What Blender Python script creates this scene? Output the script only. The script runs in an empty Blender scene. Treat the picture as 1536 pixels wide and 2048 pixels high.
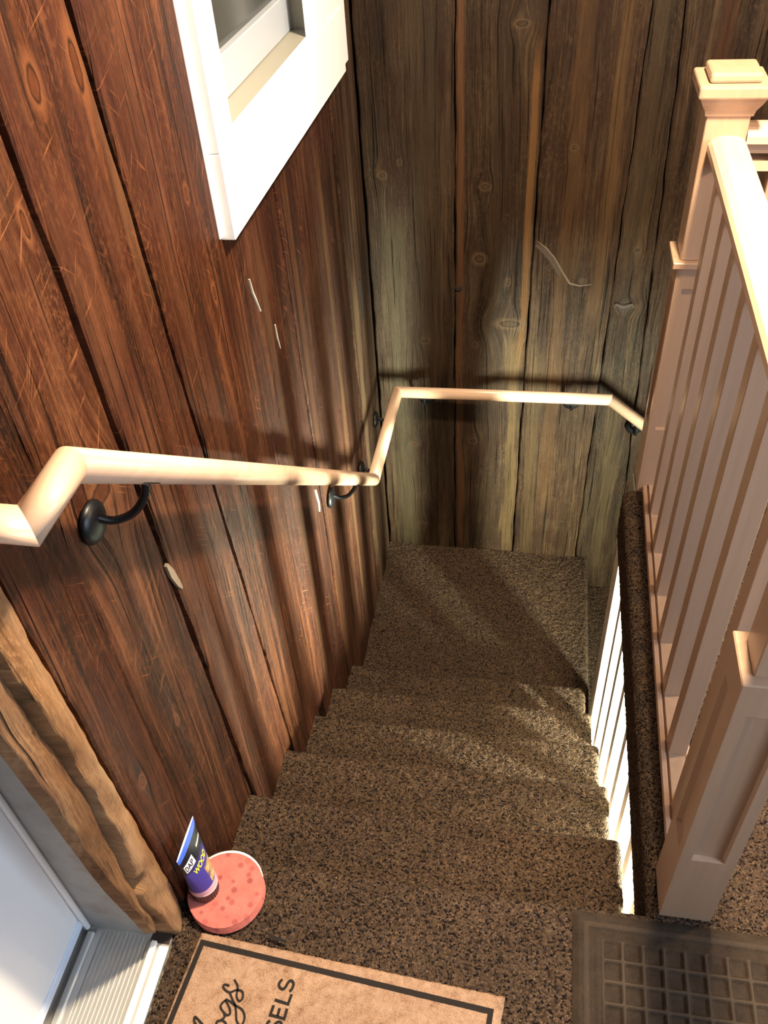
import bpy, bmesh, math, random
import numpy as np
from mathutils import Vector, Matrix

# ------------------------------------------------------------------ camera
sc = bpy.context.scene
cam_d = bpy.data.cameras.new('camera'); cam = bpy.data.objects.new('camera', cam_d)
sc.collection.objects.link(cam); sc.camera = cam
Rg = Vector((0.98482249, 0.16380959, -0.0573680)); Up = Vector((-0.06838795, 0.67001968, 0.73918652))
Fw = Vector((-0.15952353, 0.72404423, -0.67105305))
mw = Matrix.Identity(4)
for i in range(3):
    mw[i][0] = Rg[i]; mw[i][1] = Up[i]; mw[i][2] = -Fw[i]
mw.translation = Vector((0.60184279, -0.75082112, 1.67705416))
cam.matrix_world = mw
cam_d.sensor_fit = 'VERTICAL'; cam_d.sensor_height = 36.0; cam_d.lens = 1724.35/2048*36.0
cam_d.clip_start = 0.02; cam_d.clip_end = 60
# ------------------------------------------------------------------ world, lights, exposure
w = bpy.data.worlds.new('world'); sc.world = w; w.use_nodes = True
bg = w.node_tree.nodes['Background']; bg.inputs[0].default_value = (0.60, 0.70, 0.88, 1); bg.inputs[1].default_value = 0.06
def lamp(name, kind, loc, energy, color, size=0.1, size_y=None, target=None):
    d = bpy.data.lights.new(name, kind); d.energy = energy; d.color = color
    if kind == 'AREA':
        d.shape = 'RECTANGLE' if size_y else 'DISK'; d.size = size
        if size_y: d.size_y = size_y
    else: d.shadow_soft_size = size
    o = bpy.data.objects.new(name, d); sc.collection.objects.link(o); o.location = loc
    if target is not None:
        o.rotation_euler = (Vector(target)-Vector(loc)).to_track_quat('-Z', 'Y').to_euler()
    return o
lamp('ceiling_lamp', 'AREA', (1.00, 0.50, 2.35), 112, (1.0, 0.80, 0.56), 0.16, None, (0.85, 0.5, 0))
lamp('room_daylight', 'AREA', (2.9, -1.6, 2.0), 28, (0.72, 0.84, 1.0), 1.3, 1.3, (0.1, 0.2, 0.6))
lamp('basement_daylight', 'AREA', (1.66, 0.21, -0.66), 175, (0.96, 1.0, 0.76), 0.05, 0.84, (0.0, 0.85, -0.30)).data.spread = math.radians(125)
lamp('door_fill_light', 'AREA', (2.1, -0.50, 1.25), 16, (0.66, 0.80, 1.0), 0.55, 0.55, (-0.1, -0.35, 0.3))  # added cool fill aimed at the door, also brightens the mats
lamp('side_lamp', 'AREA', (2.15, 0.75, 1.55), 22, (1.0, 0.74, 0.46), 0.14, None, (0.9, 0.6, 0.0))
sc.view_settings.view_transform = 'Standard'; sc.view_settings.look = 'None'
sc.view_settings.gamma = 1; sc.view_settings.use_curve_mapping = False
sc.view_settings.exposure = 0.35

rnd = random.Random(7); nrng = np.random.default_rng(5)
H, RUN, W, L = 0.19, 0.2448, 0.868, 2.085      # rise, run, stair width, back wall
C = sc.collection
# ------------------------------------------------------------------ materials
def new_mat(name):
    m = bpy.data.materials.new(name); m.use_nodes = True
    nt = m.node_tree; return m, nt, nt.nodes['Principled BSDF']
def nd(nt, t, **kw):
    n = nt.nodes.new(t)
    for k, v in kw.items():
        if k.startswith('i_'): n.inputs[int(k[2:])].default_value = v
        else: setattr(n, k, v)
    return n
def lk(nt, a, b): nt.links.new(a, b)
def mth(nt, op, a, b=None, c=None, clamp=False):
    n = nt.nodes.new('ShaderNodeMath'); n.operation = op; n.use_clamp = clamp
    for i, v in enumerate((a, b, c)):
        if v is None: continue
        if isinstance(v, (int, float)): n.inputs[i].default_value = v
        else: nt.links.new(v, n.inputs[i])
    return n.outputs[0]
def mixc(nt, f, a, b, mode='MIX'):
    n = nt.nodes.new('ShaderNodeMix'); n.data_type = 'RGBA'; n.blend_type = mode
    for s, v in ((n.inputs[0], f), (n.inputs[6], a), (n.inputs[7], b)):
        if isinstance(v, tuple): s.default_value = v if len(v) == 4 else (*v, 1)
        elif isinstance(v, (int, float)): s.default_value = v
        else: nt.links.new(v, s)
    return n.outputs[2]
def comb(nt, x, y, z):
    n = nt.nodes.new('ShaderNodeCombineXYZ')
    for i, v in enumerate((x, y, z)):
        if isinstance(v, (int, float)): n.inputs[i].default_value = v
        else: nt.links.new(v, n.inputs[i])
    return n.outputs[0]
def noise(nt, vec, scale=1, detail=3, rough=.55, dist=0):
    n = nt.nodes.new('ShaderNodeTexNoise'); nt.links.new(vec, n.inputs['Vector'])
    n.inputs['Scale'].default_value = scale; n.inputs['Detail'].default_value = detail
    n.inputs['Roughness'].default_value = rough; n.inputs['Distortion'].default_value = dist
    return n.outputs[0]
def ramp(nt, f, stops, interp='LINEAR'):
    n = nt.nodes.new('ShaderNodeValToRGB'); n.color_ramp.interpolation = interp
    e = n.color_ramp.elements
    while len(e) < len(stops): e.new(0.5)
    for el, (p, c) in zip(e, stops):
        el.position = p; el.color = (*c, 1) if len(c) == 3 else c
    if not isinstance(f, (int, float)): nt.links.new(f, n.inputs[0])
    return n.outputs[0]
def bump(nt, b, h, strength, dist):
    n = nt.nodes.new('ShaderNodeBump'); n.inputs['Strength'].default_value = strength
    n.inputs['Distance'].default_value = dist; nt.links.new(h, n.inputs['Height']); nt.links.new(n.outputs[0], b.inputs['Normal'])
def simple(name, col, rough=.5, metal=0, spec=.5):
    m, nt, b = new_mat(name)
    b.inputs['Base Color'].default_value = (*col, 1); b.inputs['Roughness'].default_value = rough
    b.inputs['Metallic'].default_value = metal; b.inputs['Specular IOR Level'].default_value = spec
    return m

LEFT_TONE = (.62, .50, .40); BACK_TONE = (.70, .62, .52)
def plank_mat(name, axis, dark, mid, light, seed, knots=(), stripes=(), grain=1.0, scratch=.85, weather=.4,
              paint=(0.10, 0.022, 0.014), paint_amt=.5, slant=0.0, rough=.5):
    """old sawn barn board: u runs across the board, v (= z) along it"""
    k = LEFT_TONE if axis == 'y' and rough < .6 else BACK_TONE if axis == 'x' else (1, 1, 1)
    dark, mid, light, paint = [tuple(a*b for a, b in zip(c, k)) for c in (dark, mid, light, paint)]
    stripes = [(a, h, z0, z1, tuple(x*y for x, y in zip(c, k)), am) for (a, h, z0, z1, c, am) in stripes]
    m, nt, b = new_mat(name)
    tc = nd(nt, 'ShaderNodeTexCoord'); sp = nd(nt, 'ShaderNodeSeparateXYZ'); lk(nt, tc.outputs['Object'], sp.inputs[0])
    u0 = sp.outputs[1 if axis == 'y' else 0]; v = sp.outputs[2]
    u = mth(nt, 'ADD', mth(nt, 'MULTIPLY', v, slant), u0)
    wv = noise(nt, comb(nt, mth(nt, 'MULTIPLY', u, 5), mth(nt, 'MULTIPLY', v, 1.3), seed*3.1), 1, 2)
    u = mth(nt, 'ADD', u, mth(nt, 'MULTIPLY', mth(nt, 'SUBTRACT', wv, .5), .045))
    kmask = None
    for (ku, kv, ru, rv) in knots:
        du = mth(nt, 'SUBTRACT', u0, ku); dv = mth(nt, 'SUBTRACT', v, kv)
        a = mth(nt, 'DIVIDE', du, ru); c = mth(nt, 'DIVIDE', dv, rv)
        d2 = mth(nt, 'ADD', mth(nt, 'MULTIPLY', a, a), mth(nt, 'MULTIPLY', c, c))
        wd = mth(nt, 'ADD', mth(nt, 'POWER', mth(nt, 'MULTIPLY', du, 1/(ru*2.6)), 2), mth(nt, 'POWER', mth(nt, 'MULTIPLY', dv, 1/(rv*5.5)), 2))
        g = mth(nt, 'DIVIDE', 1.0, mth(nt, 'ADD', 1.0, mth(nt, 'POWER', wd, 2)))
        u = mth(nt, 'SUBTRACT', u, mth(nt, 'MULTIPLY', mth(nt, 'MULTIPLY', g, .75), du))
        kn = noise(nt, comb(nt, mth(nt, 'MULTIPLY', u0, 60), mth(nt, 'MULTIPLY', v, 45), seed), 1, 3)
        r = mth(nt, 'ADD', mth(nt, 'SQRT', d2), mth(nt, 'MULTIPLY', mth(nt, 'SUBTRACT', kn, .5), .55))
        kmask = r if kmask is None else mth(nt, 'MINIMUM', kmask, r)
    g1 = noise(nt, comb(nt, mth(nt, 'MULTIPLY', u, 38*grain), mth(nt, 'MULTIPLY', v, 1.4), seed), 1, 5, .62)
    g2 = noise(nt, comb(nt, mth(nt, 'MULTIPLY', u, 230*grain), mth(nt, 'MULTIPLY', v, 5), seed+9), 1, 3, .7)
    g4 = noise(nt, comb(nt, mth(nt, 'MULTIPLY', u, 620*grain), mth(nt, 'MULTIPLY', v, 14), seed+77), 1, 2, .7)
    g3 = noise(nt, comb(nt, mth(nt, 'MULTIPLY', u, 11), mth(nt, 'MULTIPLY', v, .9), seed+20), 1, 3, .5)
    blot = noise(nt, comb(nt, mth(nt, 'MULTIPLY', u0, 14), mth(nt, 'MULTIPLY', v, 6), seed+31), 1, 4, .65)
    f = mth(nt, 'ADD', mth(nt, 'MULTIPLY', g1, .36), mth(nt, 'ADD', mth(nt, 'MULTIPLY', g2, .26), mth(nt, 'ADD', mth(nt, 'MULTIPLY', g3, .14), mth(nt, 'MULTIPLY', g4, .24))))
    col = ramp(nt, f, [(.415, dark), (.472, tuple(x*.72+y*.28 for x, y in zip(mid, dark))), (.515, mid), (.585, light)])
    # weathered grey-tan and leftover red paint
    wm = ramp(nt, g3, [(.50, (0, 0, 0)), (.66, (1, 1, 1))])
    grey = mixc(nt, g1, (light[0]*.55, light[1]*.62, light[2]*.8), (light[0]*1.05, light[1]*1.1, light[2]*1.3))
    col = mixc(nt, mth(nt, 'MULTIPLY', wm, weather), col, grey)
    pm = ramp(nt, blot, [(.46, (0, 0, 0)), (.62, (1, 1, 1))])
    col = mixc(nt, mth(nt, 'MULTIPLY', pm, paint_amt), col, paint)
    ab = noise(nt, comb(nt, mth(nt, 'MULTIPLY', u0, 130), mth(nt, 'MULTIPLY', v, 70), seed+41), 1, 4, .75)
    ab2 = noise(nt, comb(nt, mth(nt, 'MULTIPLY', u0, 9), mth(nt, 'MULTIPLY', v, 5), seed+43), 1, 3, .6)
    abm = mth(nt, 'MULTIPLY', ramp(nt, ab, [(.50, (0, 0, 0)), (.66, (1, 1, 1))]), ramp(nt, ab2, [(.42, (0, 0, 0)), (.62, (1, 1, 1))]))
    col = mixc(nt, mth(nt, 'MULTIPLY', abm, .55), col, tuple(x*1.15 for x in light))
    abd = mth(nt, 'MULTIPLY', ramp(nt, ab, [(.34, (1, 1, 1)), (.46, (0, 0, 0))]), ramp(nt, ab2, [(.38, (1, 1, 1)), (.58, (0, 0, 0))]))
    col = mixc(nt, mth(nt, 'MULTIPLY', abd, .6), col, dark)
    # fine dark checks along the grain
    ck = noise(nt, comb(nt, mth(nt, 'MULTIPLY', u, 120*grain), mth(nt, 'MULTIPLY', v, 1.9), seed+50), 1, 2, .5)
    ckm = ramp(nt, ck, [(.30, (1, 1, 1)), (.38, (0, 0, 0))])
    col = mixc(nt, mth(nt, 'MULTIPLY', ckm, .8), col, (dark[0]*.25, dark[1]*.25, dark[2]*.25))
    # light scratches crossing the boards
    if scratch > 0:
        for ang, sd, th in ((.9, 3, .655), (-.75, 8, .66), (.35, 17, .665)):
            ca, sa = math.cos(ang), math.sin(ang)
            p = mth(nt, 'ADD', mth(nt, 'MULTIPLY', u0, ca), mth(nt, 'MULTIPLY', v, sa))
            q = mth(nt, 'SUBTRACT', mth(nt, 'MULTIPLY', v, ca), mth(nt, 'MULTIPLY', u0, sa))
            s = noise(nt, comb(nt, mth(nt, 'MULTIPLY', p, 11), mth(nt, 'MULTIPLY', q, 260), seed+sd), 1, 1.5, .5)
            s2 = noise(nt, comb(nt, mth(nt, 'MULTIPLY', p, 7), mth(nt, 'MULTIPLY', q, 7), seed+sd+3), 1, 1)
            sm = mth(nt, 'MULTIPLY', ramp(nt, s, [(th, (0, 0, 0)), (th+.09, (1, 1, 1))]), ramp(nt, s2, [(.44, (0, 0, 0)), (.66, (1, 1, 1))]))
            col = mixc(nt, mth(nt, 'MULTIPLY', sm, scratch), col, (light[0]*1.7, light[1]*1.7, light[2]*1.5))
    for (su, hw, sv0, sv1, c, amt) in stripes:        # sapwood / stain bands along the board
        wob = mth(nt, 'MULTIPLY', mth(nt, 'SUBTRACT', noise(nt, comb(nt, 0, mth(nt, 'MULTIPLY', v, 5), seed+70), 1, 3), .5), hw*1.2)
        d = mth(nt, 'ABSOLUTE', mth(nt, 'SUBTRACT', mth(nt, 'ADD', u0, wob), su))
        mk = mth(nt, 'SMOOTH_MIN', mth(nt, 'MAXIMUM', mth(nt, 'MULTIPLY', mth(nt, 'ADD', mth(nt, 'SUBTRACT', 1.15, mth(nt, 'DIVIDE', d, hw)), mth(nt, 'MULTIPLY', mth(nt, 'SUBTRACT', g1, .5), 2.2)), 1.6), 0.0), 1.0, .3, clamp=True)
        va = mth(nt, 'MULTIPLY', mth(nt, 'SUBTRACT', v, sv0), 8, clamp=True); vb = mth(nt, 'MULTIPLY', mth(nt, 'SUBTRACT', sv1, v), 8, clamp=True)
        mk = mth(nt, 'MULTIPLY', mk, mth(nt, 'MULTIPLY', va, vb))
        tex = mixc(nt, g1, tuple(x*.7 for x in c), tuple(x*1.3 for x in c))
        col = mixc(nt, mth(nt, 'MULTIPLY', mk, amt), col, tex)
    if kmask is not None:
        kt = mixc(nt, noise(nt, comb(nt, mth(nt, 'MULTIPLY', u0, 90), mth(nt, 'MULTIPLY', v, 90), seed+3), 1, 4, .7), tuple(x*.6 for x in mid), tuple(x*1.9 for x in mid))
        ring = ramp(nt, mth(nt, 'MULTIPLY', kmask, .4), [(.27, (0, 0, 0)), (.36, (1, 1, 1)), (.40, (1, 1, 1)), (.47, (0, 0, 0))])
        kc = mixc(nt, mth(nt, 'MULTIPLY', ring, .95), kt, tuple(x*.45 for x in dark))
        halo = ramp(nt, mth(nt, 'MULTIPLY', kmask, .4), [(.40, (1, 1, 1)), (.85, (0, 0, 0))])
        col = mixc(nt, mth(nt, 'MULTIPLY', halo, .75), col, tuple(x*1.15 for x in light))
        km = ramp(nt, mth(nt, 'MULTIPLY', kmask, .4), [(.36, (1, 1, 1)), (.47, (0, 0, 0))])
        col = mixc(nt, mth(nt, 'MULTIPLY', km, .9), col, kc)
    lk(nt, col, b.inputs['Base Color'])
    b.inputs['Roughness'].default_value = rough+.1; b.inputs['Specular IOR Level'].default_value = .22
    hgt = mth(nt, 'SUBTRACT', mth(nt, 'ADD', mth(nt, 'ADD', mth(nt, 'MULTIPLY', g2, .5), mth(nt, 'MULTIPLY', g4, .35)), g1), mth(nt, 'MULTIPLY', ckm, .8))
    bump(nt, b, hgt, 1.0, .005)
    return m

def carpet_mat(name, dark, tan, grey):
    m, nt, b = new_mat(name)
    tc = nd(nt, 'ShaderNodeTexCoord'); v = tc.outputs['Object']
    vo = nd(nt, 'ShaderNodeTexVoronoi'); vo.inputs['Scale'].default_value = 270; vo.inputs['Randomness'].default_value = 1
    lk(nt, v, vo.inputs['Vector'])
    sp = nd(nt, 'ShaderNodeSeparateColor'); lk(nt, vo.outputs['Color'], sp.inputs[0])
    n1 = noise(nt, v, 150, 3, .75); n2 = noise(nt, v, 9, 3, .6)
    f = mth(nt, 'ADD', mth(nt, 'MULTIPLY', sp.outputs[0], .72), mth(nt, 'MULTIPLY', n1, .34))
    col = ramp(nt, f, [(.24, dark), (.42, tuple(x*.45+y*.35 for x, y in zip(dark, tan))), (.58, tuple(x*.62 for x in tan)), (.72, grey), (.92, tan)])
    col = mixc(nt, mth(nt, 'MULTIPLY', mth(nt, 'SUBTRACT', n2, .35), .6, clamp=True), col, (dark[0], dark[1], dark[2]))
    lk(nt, col, b.inputs['Base Color']); b.inputs['Roughness'].default_value = .95; b.inputs['Specular IOR Level'].default_value = .1
    h = mth(nt, 'SUBTRACT', 1, vo.outputs['Distance'])
    bump(nt, b, mth(nt, 'ADD', h, n1), .9, .004)
    return m

def wood_mat(name, a, c, axis=2, rough=.38, coat=.2):
    m, nt, b = new_mat(name)
    tc = nd(nt, 'ShaderNodeTexCoord'); mp = nd(nt, 'ShaderNodeMapping'); lk(nt, tc.outputs['Object'], mp.inputs[0])
    s = [55, 55, 55]; s[axis] = 2.2; mp.inputs['Scale'].default_value = s
    g = noise(nt, mp.outputs[0], 1, 4, .6, .4)
    s2 = [8, 8, 8]; s2[axis] = .8
    mp2 = nd(nt, 'ShaderNodeMapping'); lk(nt, tc.outputs['Object'], mp2.inputs[0]); mp2.inputs['Scale'].default_value = s2
    g2 = noise(nt, mp2.outputs[0], 1, 2, .5)
    f = mth(nt, 'ADD', mth(nt, 'MULTIPLY', g, .55), mth(nt, 'MULTIPLY', g2, .45))
    col = ramp(nt, f, [(.30, a), (.70, c)])
    lk(nt, col, b.inputs['Base Color']); b.inputs['Roughness'].default_value = rough; b.inputs['Coat Weight'].default_value = coat
    b.inputs['Coat Roughness'].default_value = .3
    bump(nt, b, g, .08, .002)
    return m

M_car = carpet_mat('carpet_brown', (.0075, .005, .005), (.165, .103, .060), (.048, .033, .028))
M_rail = wood_mat('rail_wood_lengthwise', (.56, .36, .24), (.70, .49, .35), 1)
M_railx = wood_mat('rail_wood_crosswise', (.56, .36, .24), (.70, .49, .35), 0)
M_post = wood_mat('post_wood', (.39, .245, .155), (.48, .315, .21), 2)
M_low = wood_mat('daylit_baluster_wood', (.74, .70, .62), (.84, .81, .74), 2)  # same baluster wood made paler, strong low daylight put into the colour
M_dark = simple('old_backing_board', (.030, .018, .012), .9)
M_black = simple('black_iron', (.004, .0045, .006), .42, .0, .4)
M_white = simple('white_paint', (.83, .84, .84), .4)
M_cream = simple('shade_dimmed_cream', (.30, .285, .235), .5)  # cream darkened to stand for the shade inside the window opening
M_lowroom = simple('basement_wall_paint', (.55, .52, .46), .8)

# ------------------------------------------------------------------ object helpers
def link(name, me, mat=None, parent=None):
    o = bpy.data.objects.new(name, me); C.objects.link(o)
    if mat: me.materials.append(mat)
    if parent: o.parent = parent
    return o
def mesh_obj(name, vs, fs, mat, parent=None, smooth=False):
    me = bpy.data.meshes.new(name); me.from_pydata([tuple(map(float, v)) for v in vs], [], fs); me.validate()
    bm = bmesh.new(); bm.from_mesh(me); bmesh.ops.recalc_face_normals(bm, faces=bm.faces); bm.to_mesh(me); bm.free()
    if smooth: me.polygons.foreach_set('use_smooth', [True]*len(me.polygons))
    return link(name, me, mat, parent)
def bm_obj(name, bm, mat, parent=None, smooth=False):
    me = bpy.data.meshes.new(name); bmesh.ops.recalc_face_normals(bm, faces=bm.faces); bm.to_mesh(me); bm.free()
    if smooth: me.polygons.foreach_set('use_smooth', [True]*len(me.polygons))
    return link(name, me, mat, parent)
def tag(o, label=None, cat=None, group=None, kind=None):
    if label: o['label'] = label
    if cat: o['category'] = cat
    if group: o['group'] = group
    if kind: o['kind'] = kind
    return o
def empty(name, loc=(0, 0, 0)):
    o = bpy.data.objects.new(name, None); C.objects.link(o); o.empty_display_size = .05
    return o            # children are modelled in world coordinates
def add_box(bm, x0, x1, y0, y1, z0, z1, bev=0, seg=1):
    r = bmesh.ops.create_cube(bm, size=1.0)
    for v in r['verts']:
        v.co = Vector(((x0+x1)/2+v.co.x*(x1-x0), (y0+y1)/2+v.co.y*(y1-y0), (z0+z1)/2+v.co.z*(z1-z0)))
    if bev:
        es = list({e for v in r['verts'] for e in v.link_edges})
        bmesh.ops.bevel(bm, geom=es, offset=bev, segments=seg, profile=.5, affect='EDGES')
def box(name, b6, mat, parent=None, bev=0, seg=1):
    bm = bmesh.new(); add_box(bm, *b6, bev, seg); return bm_obj(name, bm, mat, parent)
def sweep(bm, pts, r, n=20, caps=True, flat=1.0):
    """mitred tube through pts (flat squashes it in z a little)"""
    pts = [Vector(p) for p in pts]; rings = []
    for i, p in enumerate(pts):
        if i == 0: t = (pts[1]-p).normalized(); k = 1; bn = t
        elif i == len(pts)-1: t = (p-pts[i-1]).normalized(); bn = t
        else:
            a = (p-pts[i-1]).normalized(); c = (pts[i+1]-p).normalized(); bn = (a+c).normalized(); t = a
        up = Vector((0, 0, 1)) if abs(t.z) < .95 else Vector((0, 1, 0))
        s = t.cross(up).normalized(); u = s.cross(t).normalized()
        ring = []
        for k in range(n):
            an = 2*math.pi*k/n; q = p+s*(r*math.cos(an))+u*(r*flat*math.sin(an))
            d = t.dot(bn); q = q-t*((q-p).dot(bn)/d)
            ring.append(bm.verts.new(q))
        rings.append(ring)
    for a, c in zip(rings, rings[1:]):
        # align ring c to a (frames can turn at corners)
        best = min(range(n), key=lambda o: sum((a[k].co-c[(k+o) % n].co).length_squared for k in range(n)))
        c[:] = [c[(k+best) % n] for k in range(n)]
        for k in range(n): bm.faces.new((a[k], a[(k+1) % n], c[(k+1) % n], c[k]))
    if caps: bm.faces.new(rings[0][::-1]); bm.faces.new(rings[-1])
def curve_pts(P, n):
    P = [Vector(p) for p in P]; out = []
    for i in range(len(P)-1):
        p0 = P[max(i-1, 0)]; p1 = P[i]; p2 = P[i+1]; p3 = P[min(i+2, len(P)-1)]
        for k in range(n):
            t = k/n
            out.append(.5*((2*p1)+(p2-p0)*t+(2*p0-5*p1+4*p2-p3)*t*t+(3*p1-p0-3*p2+p3)*t**3))
    out.append(P[-1]); return out
def grid_mesh(name, X, Y, Z, mat, parent=None, smooth=False):
    n, mm = X.shape
    vs = np.stack([X, Y, Z], -1).reshape(-1, 3).astype(np.float32)
    idx = np.arange(n*mm).reshape(n, mm)
    q = np.stack([idx[:-1, :-1], idx[:-1, 1:], idx[1:, 1:], idx[1:, :-1]], -1).reshape(-1, 4)
    me = bpy.data.meshes.new(name); me.vertices.add(len(vs)); me.vertices.foreach_set('co', vs.ravel())
    me.loops.add(q.size); me.loops.foreach_set('vertex_index', q.ravel().astype(np.int32))
    me.polygons.add(len(q)); me.polygons.foreach_set('loop_start', np.arange(0, q.size, 4, dtype=np.int32))
    me.update(calc_edges=True)
    if smooth: me.polygons.foreach_set('use_smooth', np.ones(len(q), bool))
    return link(name, me, mat, parent)

# ------------------------------------------------------------------ planked walls
wall_left = empty('wall_left'); tag(wall_left, 'wall of old reddish-brown vertical barn boards along the stairs', kind='structure')
wall_back = empty('wall_back'); tag(wall_back, 'dark brown wall of wide vertical barn boards at the foot of the stairs', kind='structure')
# backing with the window and door holes
bm = bmesh.new()
for b6 in ((-.20, -.03, -.12, .78, -1.6, 2.7), (-.20, -.03, .78, 1.62, -1.6, 1.10), (-.20, -.03, .78, 1.62, 2.05, 2.7), (-.20, -.03, 1.62, 2.24, -2.4, 2.7),
           (-.20, -.03, -1.15, -.12, 2.1, 2.7), (-.20, -.03, -1.9, -1.15, -.2, 2.7)):
    add_box(bm, *b6)
bm_obj('backing', bm, M_dark, wall_left)
bm = bmesh.new(); add_box(bm, -.20, 3.4, L+.03, L+.15, -2.4, 2.7)
bm_obj('backing', bm, M_dark, wall_back)

def plank(parent, axis, l0, l1, r0, r1, zb, zt, face, mat, thick=.024, gap=.0035, wav=.0016, cup=.0012, bev=.003):
    """board from left edge (l0 at z=-1,l1 at z=1) to right edge (r0, r1)"""
    n = max(4, int((zt-zb)/.03)); ph = rnd.random()*9
    vs = []; fs = []; T = (0, .0, .03, .25, .5, .75, .97, 1., 1.)
    for i in range(n+1):
        z = zb+(zt-zb)*i/n; k = (z+1)/2
        wl = wav*(math.sin(z*17+ph)+.7*math.sin(z*41+2*ph)+.6*(rnd.random()-.5)); wr = wav*(math.sin(z*13-ph)+.7*math.sin(z*37+ph)+.6*(rnd.random()-.5))
        a = l0+(l1-l0)*k+gap/2+wl; c = r0+(r1-r0)*k-gap/2+wr
        for j, t in enumerate(T):
            aa = a+(c-a)*t; d = 0
            if j in (0, 8): d = -thick
            elif j in (1, 7): d = -bev*(.8+.5*rnd.random()); aa = a if j == 1 else c
            elif j in (2, 6): aa = a+bev*1.4 if j == 2 else c-bev*1.4
            else: d = cup*math.sin(3*aa*9+ph+z*1.3)*.7
            if axis == 'y': vs.append((face+d, aa, z))
            else: vs.append((aa, face-d, z))
    m = len(T)
    for i in range(n):
        for j in range(m-1): fs.append((i*m+j, i*m+j+1, (i+1)*m+j+1, (i+1)*m+j))
    fs.append(tuple(range(m))); fs.append(tuple(n*m+j for j in range(m)))
    return mesh_obj('plank', vs, fs, mat, parent)

def LM(i, **k):
    d = dict(dark=(.014, .006, .003), mid=(.082, .028, .012), light=(.215, .092, .044), seed=i*7.3, grain=1.25, paint=(.060, .014, .008), rough=.42)
    d.update(k); return plank_mat('barn_board_left_%d' % i, 'y', **d)
GT = (.36, .25, .12)
zb = -1.18
def ln(z1, y1, z2, y2):            # returns positions at z=-1 and z=+1
    s = (y2-y1)/(z2-z1); return y1+s*(-1-z1), y1+s*(1-z1)
s1 = ln(.773, -.139, .116, -.113); s2 = (-.002, -.012); s3 = ln(1.381, .160, -.25, .257); s4 = ln(.8, .432, -.19, .51)
s5 = ln(.94, .765, -.6, .848); s6 = (1.16, 1.11); s7 = (1.47, 1.40); s8 = (1.76, 1.70); s9 = (1.95, 1.895); s10 = (2.075, 2.075)
plank(wall_left, 'y', *s1, *s2, -.02, 2.7, .004, LM(1, knots=((-.075, .40, .007, .012), (.092, 1.55, .01, .016)), mid=(.090, .030, .012)))
plank(wall_left, 'y', *s2, *s3, -.2, 2.7, .000, LM(2, knots=((.100, .885, .030, .018), (.142, 1.27, .006, .018), (.08, .35, .005, .010)), light=(.25, .115, .055), weather=.55), gap=.005)
plank(wall_left, 'y', *s3, *s4, -.4, 2.7, .005, LM(3, knots=((.245, 1.395, .012, .022), (.355, 1.385, .010, .032), (.185, .625, .008, .018)), stripes=((.40, .035, 1.0, 2.8, (.20, .115, .06), .5),), weather=.75), gap=.012)
plank(wall_left, 'y', *s4, *s5, -.6, 2.7, .008, LM(4, knots=((.63, .92, .006, .014), (.60, 1.12, .006, .012), (.655, -.03, .007, .035)),
      stripes=((.53, .02, -.5, .9, (.13, .055, .024), .5),), weather=.3), gap=.003)
zw = 1.06
plank(wall_left, 'y', *s5, *s6, -.95, zw, -.004, LM(5, knots=((1.03, .45, .006, .014),), light=(.17, .075, .042), mid=(.062, .023, .013), stripes=((.93, .02, -.7, .9, (.13, .08, .045), .5),), paint=(.050, .014, .010), paint_amt=.6), gap=.006)
plank(wall_left, 'y', *s6, *s7, -1.18, zw, .000, LM(6, light=(.17, .085, .05), mid=(.055, .022, .014), stripes=((1.17, .025, -.9, 1.0, (.15, .075, .04), .5), (1.33, .02, -.8, .7, (.13, .08, .045), .5)), paint_amt=.6, paint=(.048, .014, .010)), gap=.003)
plank(wall_left, 'y', *s7, *s8, -1.18, zw, -.003, LM(7, light=(.16, .085, .055), mid=(.052, .024, .015), knots=((1.58, .60, .006, .014),), stripes=((1.50, .02, -.9, .9, (.17, .11, .06), .6), (1.66, .02, -.8, .9, (.15, .10, .065), .5)), paint_amt=.5), gap=.003)
plank(wall_left, 'y', *s8, *s9, -1.18, 2.7, .001, LM(8, light=(.16, .105, .065), mid=(.055, .032, .02), stripes=((1.79, .03, -1, .4, (.17, .135, .09), .6),), paint_amt=.3, scratch=.3), gap=.005)
plank(wall_left, 'y', *s9, *s10, -1.18, 2.7, -.006, LM(9, light=(.16, .11, .075), mid=(.06, .042, .028), paint_amt=.15, scratch=.2, weather=.6), gap=.006)
for a, c, i in ((s5, s6, 10), (s6, s7, 11), (s7, s8, 12)):
    plank(wall_left, 'y', *a, *c, 2.06, 2.7, 0, LM(i))
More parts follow.
